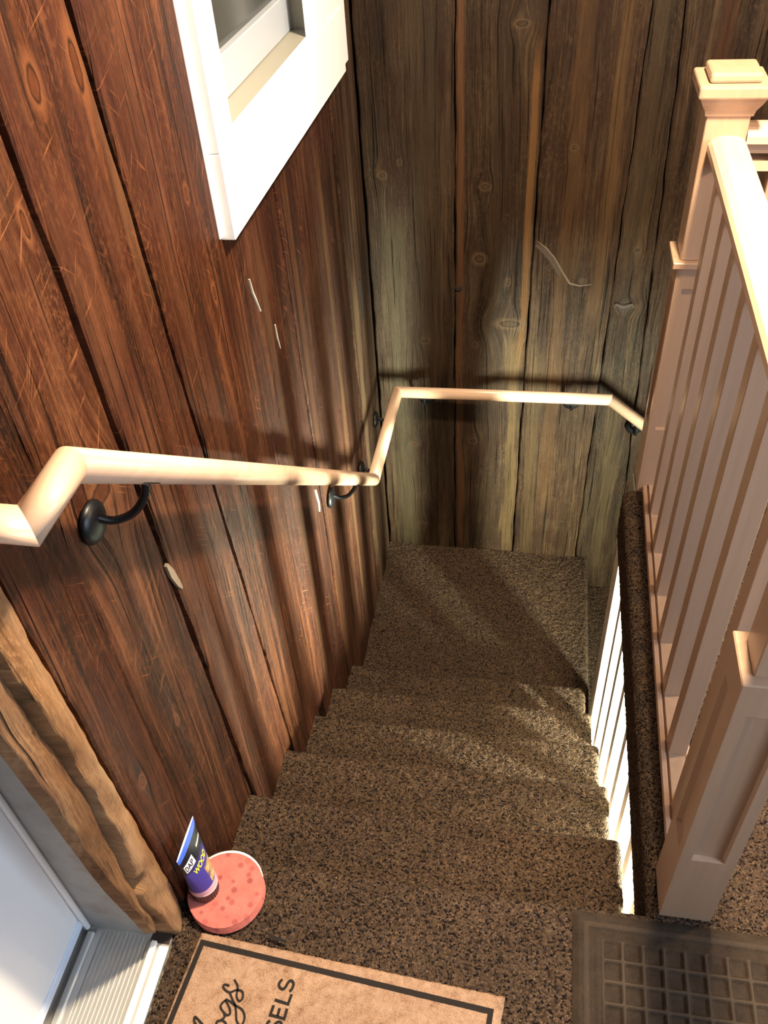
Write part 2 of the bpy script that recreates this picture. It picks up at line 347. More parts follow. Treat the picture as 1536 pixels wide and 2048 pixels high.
# live-edged board beside the door: lumpy, bulging edge
def live_board(name, yl, yr, z0, z1, base, bulge, mat, seed, hole=None, rough_edge=1.0):
    n, m = int((z1-z0)/.008), 22
    zz = np.linspace(z0, z1, n)[:, None]*np.ones((1, m)); t = np.linspace(0, 1, m)[None, :]*np.ones((n, 1))
    a = np.interp(zz, [p[0] for p in yl], [p[1] for p in yl]); c = np.interp(zz, [p[0] for p in yr], [p[1] for p in yr])
    wob = .003*np.sin(zz*19+seed)+.002*np.sin(zz*47+seed*2)+.001*np.sin(zz*130+seed)
    y = a+(c-a)*t+wob*(1-t)*rough_edge+.5*wob[::-1]*t
    prof = np.sin(np.pi*np.clip(t, 0, 1))**.25
    x = base+bulge*prof*(1+.22*np.sin(zz*17+seed+t*3)+.10*np.sin(zz*57+t*5+seed))*(1-.45*t)
    nz = nrng.random((n//5+3, m//3+3)); nz = nz[(np.arange(n)//5)[:, None], (np.arange(m)//3)[None, :]]; x += .0014*nz
    x[:, 0] = -.03; x[:, -1] = -.03
    if hole:
        hy, hz, hr = hole; d = np.sqrt(((y-hy)/hr)**2+((zz-hz)/(hr*1.2))**2); x -= .045*np.clip(1.25-d, 0, 1)
    x[0, :] = -.03; x[-1, :] = -.03
    return grid_mesh(name, x, y, zz, mat, wall_left, True)
M_live = plank_mat('live_edge_board', 'y', (.10, .045, .018), (.24, .12, .05), (.33, .19, .09), 91, grain=.5, scratch=.15, weather=.5, paint=(.13, .055, .022), paint_amt=.55, rough=.75)
live_board('live_edge_board', [(-.02, -.170), (.2, -.188), (.53, -.174), (.8, -.197), (2.1, -.205)], [(-.02, -.120), (.116, -.116), (.773, -.142), (2.1, -.17)], -.012, 2.1, -.004, .014, M_live, 1.0, (-.182, .250, .014))
M_live2 = plank_mat('bark_strip', 'y', (.06, .028, .012), (.155, .075, .032), (.24, .14, .07), 97, grain=.6, scratch=.1, paint_amt=.5, paint=(.09, .036, .016), rough=.8)
live_board('bark_strip', [(.08, -.196), (.3, -.222), (.86, -.252), (2.1, -.27)], [(.08, -.180), (.25, -.187), (.53, -.176), (.8, -.198), (2.1, -.21)],   .07, 2.1, -.016, .012, M_live2, 3.0, None, .15)

def BM(i, **k):
    d = dict(dark=(.010, .0065, .004), mid=(.044, .028, .017), light=(.105, .072, .044), seed=100+i*5.7, scratch=.12, weather=.35, paint=(.030, .013, .008), paint_amt=.55, rough=.48)
    d.update(k); return plank_mat('barn_board_back_%d' % i, 'x', **d)
OR = (.115, .058, .030)
bs = [(-.004, -.004), (.298, .304), (.564, .576), (.846, .860), (1.02, .955), (1.19, 1.185), (1.46, 1.45), (1.75, 1.76), (2.05, 2.04), (2.38, 2.37), (2.7, 2.7), (3.0, 3.0), (3.38, 3.38)]
BK = [dict(knots=((.061, .578, .010, .009), (.188, -.05, .012, .009), (.12, .62, .006, .007), (.15, -1.0, .012, .007), (.13, -.55, .013, .007)), stripes=((.09, .05, -1.2, .5, (0.073, 0.065, 0.042), .6), (.21, .06, -.2, 1.2, (0.067, 0.051, 0.034), .5))),
      dict(knots=((.505, .032, .036, .014), (.388, .285, .016, .015), (.403, .540, .013, .009), (.378, -.061, .008, .008), (.374, -.52, .012, .010), (.50, 1.02, .016, .008), (.49, .20, .008, .01)),
           stripes=((.320, .014, -1.2, 1.3, OR, .85), (.551, .013, -.2, 1.0, (0.168, 0.092, 0.039), .8), (.530, .026, -1.2, .05, (0.151, 0.108, 0.056), .6), (.45, .03, -1.2, 1.2, (0.039, 0.026, 0.016), .5))),
      dict(knots=((.75, .215, .008, .006), (.68, .67, .008, .007)), mid=(.050, .028, .015), stripes=((.68, .03, -.9, 1.2, (0.095, 0.054, 0.025), .5), (.80, .02, .0, 1.3, (0.112, 0.070, 0.034), .6), (.62, .03, -1.2, -.0, (0.095, 0.068, 0.036), .5))),
      dict(knots=((.905, .118, .022, .006), (.92, .33, .008, .006)), stripes=((.93, .03, -1.3, -.2, (0.095, 0.073, 0.042), .5), (.90, .03, .2, 1.2, (0.062, 0.046, 0.028), .5)), mid=(.040, .028, .018)),
      dict(stripes=((1.07, .02, .3, 1.2, (0.084, 0.038, 0.020), .6),)), dict(), dict(), dict(), dict(), dict(), dict(), dict()]
offs = [.0, .004, -.004, .003, .0, .005, 0, .003, -.002, .004, 0, .003]
for i in range(12):
    z0 = -1.145 if i < 3 else -2.3
    plank(wall_back, 'x', *bs[i], *bs[i+1], z0, 2.7, L-.002+offs[i], BM(i, **BK[i]), gap=.0045)

def wall_mark(name, pts, wd, mat, parent, axis='x', lift=.0015, th=.0016):
    n = len(pts); vs = []; fs = []
    for i, (a, z) in enumerate(pts):
        p0 = pts[max(i-1, 0)]; p1 = pts[min(i+1, n-1)]; dx, dz = p1[0]-p0[0], p1[1]-p0[1]; l = math.hypot(dx, dz) or 1
        k = wd/2*(math.sin(math.pi*(i+.35)/(n-.3))**.6)*(.7+.6*rnd.random())
        for sgn in (1, -1):
            aa, zz = a-dz/l*k*sgn, z+dx/l*k*sgn
            for d in (lift, lift-th-.004): vs.append((aa, L-.002-d, zz) if axis == 'x' else (.004+d, aa, zz))
    for i in range(n-1):
        b = 4*i; fs += [(b, b+2, b+6, b+4), (b, b+4, b+5, b+1), (b+2, b+3, b+7, b+6)]
    fs += [(0, 1, 3, 2), (4*n-4, 4*n-2, 4*n-1, 4*n-3)]
    return mesh_obj(name, vs, fs, mat, parent)
M_hole = simple('knot_hole_dark', (.008, .006, .005), .9); M_torn = simple('torn_fibre', (.11, .08, .055), .8); M_fleck = simple('old_white_paint', (.42, .40, .35), .7)
wall_mark('gouge', [(.580, .345), (.610, .325), (.640, .290), (.668, .245), (.700, .205)], .020, simple('gouge_dark', (.045, .028, .018), .8), wall_back, lift=.004)
wall_mark('gouge_edge', [(.584, .358), (.616, .335), (.648, .298), (.676, .250), (.706, .205), (.74, .197), (.78, .203)], .006, M_torn, wall_back, lift=.005)
wall_mark('gouge_edge', [(.87, .128), (.90, .118), (.93, .128)], .012, simple('gouge_grey', (.055, .045, .04), .8), wall_back, lift=.004)
wall_mark('notch', [(.303, .176), (.311, .168), (.322, .170), (.328, .176)], .014, M_hole, wall_back, lift=.002)
wall_mark('notch', [(1.868, .31), (1.874, .27), (1.868, .22), (1.866, .16)], .020, M_hole, wall_left, 'y', .002)
wall_mark('paint_fleck', [(.850, .835), (.858, .80), (.872, .77), (.885, .74)], .006, M_fleck, wall_left, 'y', -.005)
wall_mark('paint_fleck', [(.965, .66), (.968, .62), (.975, .59)], .005, M_fleck, wall_left, 'y', -.005)
wall_mark('paint_fleck', [(1.085, .045), (1.09, .02), (1.10, -.02), (1.095, -.05)], .006, M_fleck, wall_left, 'y', -.004)
wall_mark('paint_fleck', [(.197, .640), (.205, .610), (.215, .575), (.222, .555)], .014, simple('bleached_patch', (.20, .155, .105), .8), wall_left, 'y', .003)

# ------------------------------------------------------------------ carpets: floor, stairs, landing
def fuzz(shape, a): return (nrng.random(shape)-.5)*2*a
def smooth_steps(P, step):
    P = [np.array(p, float) for p in P]; out = [P[0]]
    for a, b in zip(P, P[1:]):
        k = max(1, int(round(np.linalg.norm(b-a)/step)))
        for i in range(1, k+1): out.append(a+(b-a)*i/k)
    return np.array(out)
def arc(cx, cz, r, a0, a1, n=6):
    return [(cx+r*math.cos(math.radians(a0+(a1-a0)*i/n)), cz+r*math.sin(math.radians(a0+(a1-a0)*i/n))) for i in range(n+1)]
def carpet_sheet(name, xprof, yprof, parent, amp=.0022, step=.0055, mat=None):
    """xprof: polyline (x, dz); yprof: polyline (y, z). surface = sum of both"""
    xp = smooth_steps(xprof, step); yp = smooth_steps(yprof, step)
    X = xp[None, :, 0]+np.zeros((len(yp), 1)); Y = yp[:, None, 0]+np.zeros((1, len(xp))); Z = yp[:, None, 1]+xp[None, :, 1]
    lo = fuzz(X.shape, 1.0)
    X = X+fuzz(X.shape, amp*.6); Y = Y+fuzz(X.shape, amp*.6); Z = Z+lo*amp
    return grid_mesh(name, X, Y, Z, mat or M_car, parent, True)
R = .018
stairs = empty('staircase'); tag(stairs, 'straight flight of five brown carpeted steps between the board wall and the open side', 'stairs')
xstep = [(-.004, 0), (W-.016, 0)]+[(x, z) for x, z in arc(W-.016, -.016, .016, 90, 0, 4)][1:]+[(W, -.075)]
for i in range(1, 6):
    y0 = (i-1)*RUN-.012; y1 = i*RUN; z = -i*H
    prof = [(y0, z-.002), (y1-R, z)]+arc(y1-R, z-R, R, 90, -40, 7)[1:]+[(y1-.012, z-.05), (y1-.014, z-H+.002)]
    carpet_sheet('step', xstep, prof, stairs)
# solid understructure of the flight (treads' carriage) and a cut stringer on the open side
bm = bmesh.new()
for i in range(1, 6): add_box(bm, .012, W-.012, (i-1)*RUN-.02, i*RUN-.022, -(i+1)*H-.06, -i*H-.012)
bm_obj('carriage', bm, M_dark, stairs)
vs = []; 
for x in (W-.008, W+.012):
    vs += [(x, .0, -.30), (x, 5*RUN-.02, -.30-5*H+.10), (x, 5*RUN-.02, -.62-5*H+.20), (x, .0, -.62)]
mesh_obj('stringer', vs, [(0, 1, 2, 3), (4, 5, 6, 7), (0, 1, 5, 4), (1, 2, 6, 5), (2, 3, 7, 6), (3, 0, 4, 7)], M_post, stairs)

land = empty('stair_landing'); tag(land, 'square carpeted landing against the dark board wall below the steps', kind='structure')
LX = .900
xl = [(-.006, 0), (LX-R, 0)]+arc(LX-R, -R, R, 90, -30, 6)[1:]+[(LX-.012, -.06), (LX-.012, -H+.002)]
carpet_sheet('carpet', xl, [(5*RUN-.03, -6*H), (L-.0, -6*H)], land)
box('platform', (.0, LX-.016, 5*RUN-.02, L-.0, -6*H-.12, -6*H-.008), M_dark, land)
flight2 = empty('lower_staircase'); tag(flight2, 'lower carpeted flight turning right from the landing under the floor', 'stairs')
for i in range(1, 5):
    x0 = LX+(i-1)*RUN-.012; x1 = LX+i*RUN; z = -6*H-i*H
    xs = [(x0, z), (x1-R, z)]+arc(x1-R, z-R, R, 90, -40, 6)[1:]+[(x1-.014, z-.05), (x1-.014, z-H+.002)]
    xs = [(a, b-z) for a, b in xs]
    carpet_sheet('step', xs, [(1.243, z), (L-.004, z)], flight2, step=.007 if i < 2 else .012)
bm = bmesh.new()
for i in range(1, 5): add_box(bm, LX+(i-1)*RUN-.02, LX+i*RUN-.022, 1.25, L-.01, -6*H-(i+1)*H-.1, -6*H-i*H-.012)
bm_obj('carriage', bm, M_dark, flight2)

floor = empty('floor'); tag(floor, 'upper floor with speckled brown carpet rolled over the edge of the stairwell', kind='structure')
FX = .884
# piece in front of the stairs, ends in the top nosing
profA = [(-1.3, 0), (-R, 0)]+arc(-R, -R, R, 90, -40, 7)[1:]+[(-.012, -.05), (-.014, -.188)]
xp1 = [(.003, 0), (FX+.005, 0)]
carpet_sheet('carpet', [(.003, 0), (FX+.012, 0)], [(-.50, 0)]+profA[1:], floor)
# strip beside the well (rolled edge) and the floor right of it
R2 = .024
xpB = [(FX+.004, -.185), (FX, -.12), (FX, -R2)]+[(FX+R2-R2*math.cos(math.radians(a)), -R2+R2*math.sin(math.radians(a))) for a in range(10, 91, 10)]+[(1.33, 0)]
carpet_sheet('carpet', xpB, [(-.004, 0), (1.222, 0)], floor)
carpet_sheet('carpet', [(FX+.012, 0), (1.33, 0)], [(-.50, 0), (-.002, 0)], floor)
carpet_sheet('carpet', [(1.33, 0), (3.4, 0)], [(-.5, 0), (1.30, 0)], floor, step=.03)
carpet_sheet('carpet', [(.003, 0), (3.4, 0)], [(-1.9, 0), (-.5, 0)], floor, step=.03)
bm = bmesh.new(); add_box(bm, 0, 3.4, -1.9, -.016, -.19, -.006); add_box(bm, FX+.030, 3.4, -.016, 1.31, -.19, -.006)
bm_obj('slab', bm, M_cream, floor)
# basement shell
box('floor_lower', (-.1, 3.4, -1.9, L+.03, -2.42, -2.30), M_lowroom); tag(bpy.data.objects['floor_lower'], kind='structure')
box('wall_lower_front', (-.1, 3.4, -1.95, -1.85, -2.3, -.19), M_lowroom); tag(bpy.data.objects['wall_lower_front'], kind='structure')
box('wall_lower_right', (3.4, 3.5, -1.9, L+.03, -2.3, 0), M_lowroom); tag(bpy.data.objects['wall_lower_right'], kind='structure')

# ------------------------------------------------------------------ window in the left wall
win = empty('window_1'); tag(win, 'white framed window in the reddish board wall above the handrail', kind='structure')
bm = bmesh.new()
fx = .035
def casing(name, b6, bev=.001): return box(name, b6, M_white, win, bev)
casing('window_casing', (.008, fx, .715, .802, 1.1435, 2.12))
casing('window_casing', (.008, fx+.0005, .715, 1.772, .985, 1.143))
casing('window_casing', (.008, fx, 1.482, 1.60, 1.143, 2.12))
casing('window_casing', (.008, fx-.002, 1.60, 1.825, 1.000, 2.12))
casing('window_casing', (.008, fx, .802, 1.482, 2.0, 2.12))
box('back_band', (-.002, .012, .703, .745, .990, 2.12), M_white, win, .002)
bm = bmesh.new()          # deep jamb lining
for b6 in ((-.15, .008, .785, .80, 1.12, 2.03), (-.15, .008, .80, 1.56, 1.12, 1.141), (-.15, .008, 1.56, 1.575, 1.12, 2.03), (-.15, .008, .80, 1.56, 2.01, 2.03)): add_box(bm, *b6)
bm_obj('jamb_lining', bm, M_cream, win)
M_sash = simple('shade_dimmed_sash', (.36, .39, .44), .4)  # blue-white sash darkened, the reveal's shade put into the colour
for b6 in ((-.075, -.045, .80, 1.56, 1.142, 1.222), (-.075, -.045, .80, .87, 1.222, 2.01), (-.075, -.045, 1.475, 1.56, 1.222, 2.01), (-.075, -.045, .87, 1.475, 1.93, 2.01)):
    box('sash_rail', b6, M_sash, win, .002)
m, nt, b = new_mat('grey_screened_glass'); b.inputs['Base Color'].default_value = (.045, .048, .045, 1); b.inputs['Roughness'].default_value = .22
box('pane', (-.066, -.062, .86, 1.485, 1.215, 1.94), m, win)

# ------------------------------------------------------------------ exterior door, jamb and threshold
door = empty('door_1'); tag(door, 'white exterior door at the lower left with a ribbed metal threshold', kind='structure')
bm = bmesh.new()
add_box(bm, -.215, -.172, -1.10, -.182, .030, 2.05, .002)
bm_obj('door_leaf', bm, M_white, door)
M_dp = simple('door_white', (.70, .78, .90), .35)
box('door_sweep', (-.174, -.168, -1.09, -.184, .030, .052), M_dp, door, .002)
bm = bmesh.new(); sweep(bm, [(-.166, -.181, .016), (-.166, -.181, 2.0)], .006, 10); bm_obj('weatherstrip', bm, M_white, door)
m, nt, b = new_mat('worn_grey_jamb_paint')
tc = nd(nt, 'ShaderNodeTexCoord'); n1 = noise(nt, tc.outputs['Object'], 7, 4, .6); n2 = noise(nt, tc.outputs['Object'], 26, 5, .7)
sepj = nd(nt, 'ShaderNodeSeparateXYZ'); lk(nt, tc.outputs['Object'], sepj.inputs[0])
edge = mth(nt, 'MULTIPLY', mth(nt, 'ADD', sepj.outputs[0], .075), 30, clamp=True)
wear = ramp(nt, mth(nt, 'ADD', n2, mth(nt, 'MULTIPLY', edge, .12)), [(.62, (0, 0, 0)), (.66, (1, 1, 1))])
c1 = ramp(nt, n1, [(.3, (.27, .26, .25)), (.5, (.38, .375, .36)), (.66, (.30, .235, .20))])
lk(nt, mixc(nt, mth(nt, 'MULTIPLY', wear, mth(nt, 'MULTIPLY', edge, .9)), c1, (.42, .24, .11)), b.inputs['Base Color']); b.inputs['Roughness'].default_value = .55
box('jamb', (-.20, -.040, -.175, -.125, -.0, 2.1), m, door, .002)
bm = bmesh.new(); add_box(bm, -.215, -.001, -1.12, -.172, -.03, .003)
add_box(bm, -.166, -.150, -1.12, -.184, .003, .012, .003); add_box(bm, -.150, -.138, -1.12, -.178, .003, .006)
for k in range(11): add_box(bm, -.134+k*.0086, -.1315+k*.0086, -1.12, -.178, .003, .0055)
m = simple('brushed_threshold_metal', (.55, .53, .49), .38, .55)
bm_obj('threshold', bm, m, door)
bm = bmesh.new(); add_box(bm, -.036, -.024, -1.12, -.184, .003, .012, .003, 2); add_box(bm, -.020, -.0005, -1.12, -.19, .002, .005, .001)
bm_obj('threshold_lip', bm, simple('white_threshold_lip', (.82, .81, .76), .4), door)
# dark block put in as the shade of the gap left of the live edge board
box('gap_shade_block', (-.040, -.002, -.186, -.13, -.02, .004), M_dark, door)

# ------------------------------------------------------------------ wall handrail
hr = empty('handrail'); tag(hr, 'pale round wooden handrail on black iron brackets running down the board walls', 'handrail')
P = [(0.0, -.160, 1.074), (.085, -.160, 1.074), (.085, -.058, 1.074), (.085, 1.470, -.232), (.085, 2.0, -.232), (.890, 2.0, -.222), (1.75, 2.0, -.90)]
rr = .0215
def mitre_pts(i):
    return Vector(P[i])
for i in range(len(P)-1):
    # each length is its own stick, mitred against its neighbours
    bm = bmesh.new(); a, c = Vector(P[i]), Vector(P[i+1]); t = (c-a).normalized()
    n = 28; rings = []
    up = Vector((0, 0, 1)); s = t.cross(up).normalized(); u = s.cross(t).normalized()
    for p, q in ((a, i-1), (c, i+2)):
        if 0 <= q < len(P):
            o = Vector(P[q]); d2 = (p-o).normalized() if q < i else (o-p).normalized(); bn = (t+d2).normalized()
        else: bn = t
        ring = []
        for k in range(n):
            an = 2*math.pi*k/n
            v = p+s*(rr*math.cos(an))+u*(rr*math.sin(an)); v = v-t*((v-p).dot(bn)/t.dot(bn)); ring.append(bm.verts.new(v))
        rings.append(ring)
    for k in range(n): bm.faces.new((rings[0][k], rings[0][(k+1) % n], rings[1][(k+1) % n], rings[1][k]))
    bm.faces.new(rings[0]); bm.faces.new(rings[1])
    o = bm_obj('rail_length', bm, M_railx if i in (0, 4, 5) else M_rail, hr)
    for f in o.data.polygons: f.use_smooth = len(f.vertices) == 4
def rail_z(y):
    if y < -.058: return 1.074
    if y < 1.47: return 1.074+(y+.058)/(1.528)*(-1.306)
    return -.232
def bracket(mode, a, zr, tilt=0.0, dn=.085, da=0.0):
    """mode 'y': on the left wall at y=a; 'x': on the back wall at x=a"""
    b = empty('bracket'); b.parent = hr
    Rm = .033
    # rosette, arm, saddle in local frame (out, along, z)
    def T(o, al, z):
        if mode == 'y': return Vector((.004+o, a+al, z))
        return Vector((a+al, L-.006-o, z))
    zc = zr-dn
    bm = bmesh.new(); prof = [(0, Rm), (.004, Rm), (.008, Rm*.92), (.012, Rm*.7), (.0145, Rm*.4), (.0155, .001)]; rings = []
    for o, r in prof: rings.append([bm.verts.new(T(o, r*math.cos(2*math.pi*k/28), zc+r*math.sin(2*math.pi*k/28))) for k in range(28)])
    for p, q in zip(rings, rings[1:]):
        for k in range(28): bm.faces.new((p[k], p[(k+1) % 28], q[(k+1) % 28], q[k]))
    bm.faces.new(rings[0]); bm.faces.new(rings[-1])
    bm_obj('rosette', bm, M_black, b, True)
    off = .081 if mode == 'y' else .079
    pts = curve_pts([T(.010, 0, zc+.010), T(.030, da*.25, zc-.002), T(.055, da*.6, zc+.003), T(.074, da*.9, zc+.026), T(off, da, zr-rr-.004+da*tilt)], 6)
    bm = bmesh.new(); sweep(bm, pts, .0062, 12); bm_obj('arm', bm, M_black, b, True)
    bm = bmesh.new(); add_box(bm, -.011, .011, -.028, .028, -.003, .002, .0015)
    sl = math.atan(tilt)
    for v in bm.verts:
        o_, al, z_ = v.co
        al2 = al*math.cos(sl)-z_*math.sin(sl); z2 = al*math.sin(sl)+z_*math.cos(sl)
        v.co = T(off+o_, al2+da, zr-rr-.001+z2+da*tilt)
    bm_obj('saddle', bm, M_black, b)
bracket('y', .050, rail_z(.050), -.855, .105, .035)
bracket('y', 1.20, rail_z(1.20), -.855, .085, .02)
bracket('y', 1.62, -.232, 0); bracket('y', 1.93, -.232, 0)
bracket('x', .190, -.231, 0, .070); bracket('x', .755, -.224, 0, .070); bracket('x', 1.005, -.313, -.79, .085); bracket('x', 1.55, -.742, -.79, .085)

# ------------------------------------------------------------------ upper balustrade
def skew(y): return .012*(y/1.22)
def newel(parent, x0, y0, side, z_lo=-.0, top=1.02, ov=.013, ins=.003):
    n = empty('newel_post'); n.parent = parent
    x1, y1 = x0+side, y0+side; zc = .70
    bm = bmesh.new(); r = bmesh.ops.create_cube(bm, size=1)
    for v in r['verts']: v.co = Vector(((x0+x1)/2+v.co.x*side, (y0+y1)/2+v.co.y*side, (z_lo+zc)/2+v.co.z*(zc-z_lo)))
    # sunk panels on four sides
    for f in [f for f in bm.faces if abs(f.normal.z) < .5]:
        # make panel by loop: poke manual rectangle
        pass
    bmesh.ops.delete(bm, geom=[f for f in bm.faces if abs(f.normal.z) < .5], context='FACES_ONLY')
    cx, cy = (x0+x1)/2, (y0+y1)/2; h = side/2; mgn = .019; pz0, pz1 = .225, .645; dep = .010
    for dx, dy in ((1, 0), (-1, 0), (0, 1), (0, -1)):
        tx, ty = -dy, dx
        def Q(a, z, d=0): return bm.verts.new((cx+dx*(h-d)+tx*a, cy+dy*(h-d)+ty*a, z))
        o = [Q(-h, z_lo), Q(h, z_lo), Q(h, zc), Q(-h, zc)]; i1 = [Q(-h+mgn, pz0), Q(h-mgn, pz0), Q(h-mgn, pz1), Q(-h+mgn, pz1)]
        i2 = [Q(-h+mgn+.002, pz0+.002, dep), Q(h-mgn-.002, pz0+.002, dep), Q(h-mgn-.002, pz1-.002, dep), Q(-h+mgn+.002, pz1-.002, dep)]
        for k in range(4):
            bm.faces.new((o[k], o[(k+1) % 4], i1[(k+1) % 4], i1[k])); bm.faces.new((i1[k], i1[(k+1) % 4], i2[(k+1) % 4], i2[k]))
        bm.faces.new(i2)
    bmesh.ops.remove_doubles(bm, verts=bm.verts, dist=.0001)
    bm_obj('post', bm, M_post, n)
    box('collar', (x0-ov, x1+ov, y0-ov, y1+ov, zc, zc+.016), M_post, n, .002)
    box('shaft', (x0+ins, x1-ins, y0+ins, y1-ins, zc+.016, top+.03), M_post, n, .002)
    c = empty('cap'); c.parent = n
    bm = bmesh.new(); rings = []
    for z, e in ((top+.02, .001), (top+.032, .004), (top+.045, .012), (top+.058, .018)):
        rings.append([bm.verts.new((a, b_, z)) for a, b_ in ((x0-e, y0-e), (x1+e, y0-e), (x1+e, y1+e), (x0-e, y1+e))])
    for p, q in zip(rings, rings[1:]):
        for k in range(4): bm.faces.new((p[k], p[(k+1) % 4], q[(k+1) % 4], q[k]))
    bm.faces.new(rings[0]); bm.faces.new(rings[-1]); 
    add_box(bm, x0-.024, x1+.024, y0-.024, y1+.024, top+.058, top+.084, .005, 2)
    add_box(bm, x0-.004, x1+.004, y0-.004, y1+.004, top+.084, top+.104, .006, 2)
    me = bpy.data.meshes.new('cap_block'); bmesh.ops.recalc_face_normals(bm, faces=bm.faces); bm.to_mesh(me); bm.free(); me.materials.append(M_post)
    C.objects.unlink(c); bpy.data.objects.remove(c)
    o = bpy.data.objects.new('cap', me); C.objects.link(o); o.parent = n
    return n
bal = empty('balustrade'); tag(bal, 'pale wooden balustrade with square balusters beside the stairwell, between two newel posts', 'balustrade')
newel(bal, .904, 0.0, .092, ov=-.002+.004, ins=.014)
newel(bal, .920, 1.22, .094)
def skewed_bar(name, prof, y0, y1, mat, parent):
    """prof: closed list of (x,z) at y=0; runs y0..y1 with the slight skew of the run"""
    n = len(prof); vs = [(x+skew(y0), y0, z) for x, z in prof]+[(x+skew(y1), y1, z) for x, z in prof]
    fs = [tuple(range(n)), tuple(range(n, 2*n))]+[(k, (k+1) % n, n+(k+1) % n, n+k) for k in range(n)]
    return mesh_obj(name, vs, fs, mat, parent)
def rail_prof(cx, w, z0, z1):
    h = z1-z0; p = [(-.30, 0), (.30, 0), (.34, .30), (.50, .42), (.50, .68), (.44, .84), (.28, .96), (0, 1.0), (-.28, .96), (-.44, .84), (-.50, .68), (-.50, .42), (-.34, .30)]
    return [(cx+a*w, z0+b_*h) for a, b_ in p]
skewed_bar('top_rail', rail_prof(.963, .078, .945, 1.000), .09, 1.224, M_rail, bal)
skewed_bar('shoe_rail', [(.924, .0), (.984, .0), (.984, .022), (.976, .026), (.972, .020), (.936, .020), (.932, .026), (.924, .022)], .09, 1.222, M_rail, bal)
bw = .037
me_b = None
for k in range(7):
    y = 1.094-.152*k
    if me_b is None:
        bm = bmesh.new(); add_box(bm, -bw/2, bw/2, 0, bw, .018, .95, .0015); o = bm_obj('baluster', bm, M_post, bal); me_b = o.data
    else: o = link('baluster', me_b, None, bal)
    o.location = (.955+skew(y), y, 0)
for k in range(8):           # fillets between the balusters
    ya = .092 if k == 7 else 1.094-.152*k+bw; yb = 1.220 if k == 0 else 1.094-.152*(k-1)
    if k == 7: yb = 1.094-.152*6
    if yb-ya < .01: continue
    skewed_bar('fillet', [(.9385, .019), (.9715, .019), (.9715, .029), (.9385, .029)], ya+.0005, yb-.0005, M_post, bal)
bal2 = empty('landing_balustrade'); tag(bal2, 'short balustrade running right from the far newel post at the top edge of the photo', 'balustrade')
def xbar(name, prof, x0, x1, parent):
    n = len(prof); vs = [(x0, y, z) for y, z in prof]+[(x1, y, z) for y, z in prof]
    return mesh_obj(name, vs, [tuple(range(n)), tuple(range(n, 2*n))]+[(k, (k+1) % n, n+(k+1) % n, n+k) for k in range(n)], M_railx, parent)
xbar('top_rail', rail_prof(1.268, .074, .955, 1.012), 1.0145, 2.5, bal2)
xbar('sub_rail', [(1.25, .915), (1.286, .915), (1.286, .936), (1.25, .936)], 1.0145, 2.5, bal2)
xbar('shoe_rail', [(1.238, 0), (1.298, 0), (1.298, .022), (1.238, .022)], 1.0145, 2.5, bal2)
for k in range(13):
    o = link('baluster', me_b, None, bal2); o.location = (1.10+.108*k, 1.25, 0)

# ------------------------------------------------------------------ lower balustrade under the floor edge
lb = empty('lower_balustrade'); tag(lb, 'brightly lit balusters coloured paler for the low daylight beside the steps below the carpeted floor edge', 'balustrade')
def prism(name, b6, mat, parent): return box(name, b6, mat, parent, .001)
prism('newel_post', (.896, .985, 1.150, 1.240, -2.30, -.19), M_low, lb)
me_l = None
for yf in (.972, .827, .682, .537, .392, .247, .102):
    zb_ = -.19-(yf/RUN)*H-.30
    bm = bmesh.new(); add_box(bm, .896, .934, yf, yf+.036, zb_, -.192, .001); bm_obj('baluster', bm, M_low, lb)
vs = []
for x in (.892, .938): vs += [(x, .04, -.47), (x, 1.15, -.47-1.11*H/RUN), (x, 1.15, -.53-1.11*H/RUN), (x, .04, -.53)]
mesh_obj('bottom_rail', vs, [(0, 1, 2, 3), (4, 5, 6, 7), (0, 1, 5, 4), (1, 2, 6, 5), (2, 3, 7, 6), (3, 0, 4, 7)], M_low, lb)

# ------------------------------------------------------------------ doormat
m, nt, b = new_mat('coir_doormat')
tc = nd(nt, 'ShaderNodeTexCoord'); a = noise(nt, tc.outputs['Object'], 55, 5, .75); c2 = noise(nt, tc.outputs['Object'], 7, 3, .6); f2 = noise(nt, tc.outputs['Object'], 420, 2, .6)
col = ramp(nt, mth(nt, 'ADD', mth(nt, 'MULTIPLY', a, .6), mth(nt, 'MULTIPLY', f2, .4)), [(.36, (.20, .11, .062)), (.47, (.33, .20, .125)), (.62, (.43, .28, .185))])
col = mixc(nt, ramp(nt, c2, [(.60, (0, 0, 0)), (.74, (.55, .55, .55))]), col, (.22, .12, .075))
lk(nt, col, b.inputs['Base Color']); b.inputs['Roughness'].default_value = .95; b.inputs['Specular IOR Level'].default_value = .1
bump(nt, b, mth(nt, 'ADD', a, f2), .7, .003)
mat1 = empty('doormat'); tag(mat1, 'tan coir doormat with black border and lettering in front of the white door', 'doormat')
A = np.array([.052, -.155]); B = np.array([.628, -.185]); Dl = np.array([.0355, -.319])-A; Dl = Dl/np.linalg.norm(Dl)*.74
Dr = np.array([.600, -.500])-B; Dr = Dr/np.linalg.norm(Dr)*.74
def mp(s, t): return A+(B-A)*s+(Dl*(1-s)+Dr*s)*t
n, mm = 150, 120; ss = np.linspace(0, 1, mm); tt = np.linspace(0, 1, n)
X = np.zeros((n, mm)); Y = X.copy(); Z = X.copy()
for i, t in enumerate(tt):
    for j, s in enumerate(ss):
        p = mp(s, t); X[i, j], Y[i, j] = p; Z[i, j] = .012 if 0 < i < n-1 and 0 < j < mm-1 else .002
Z += fuzz(Z.shape, .0007); X += fuzz(X.shape, .0008); Y += fuzz(X.shape, .0008)
grid_mesh('coir_pile', X, Y, Z, m, mat1)
M_ink = simple('black_print', (.022, .018, .016), .9, 0, .1)
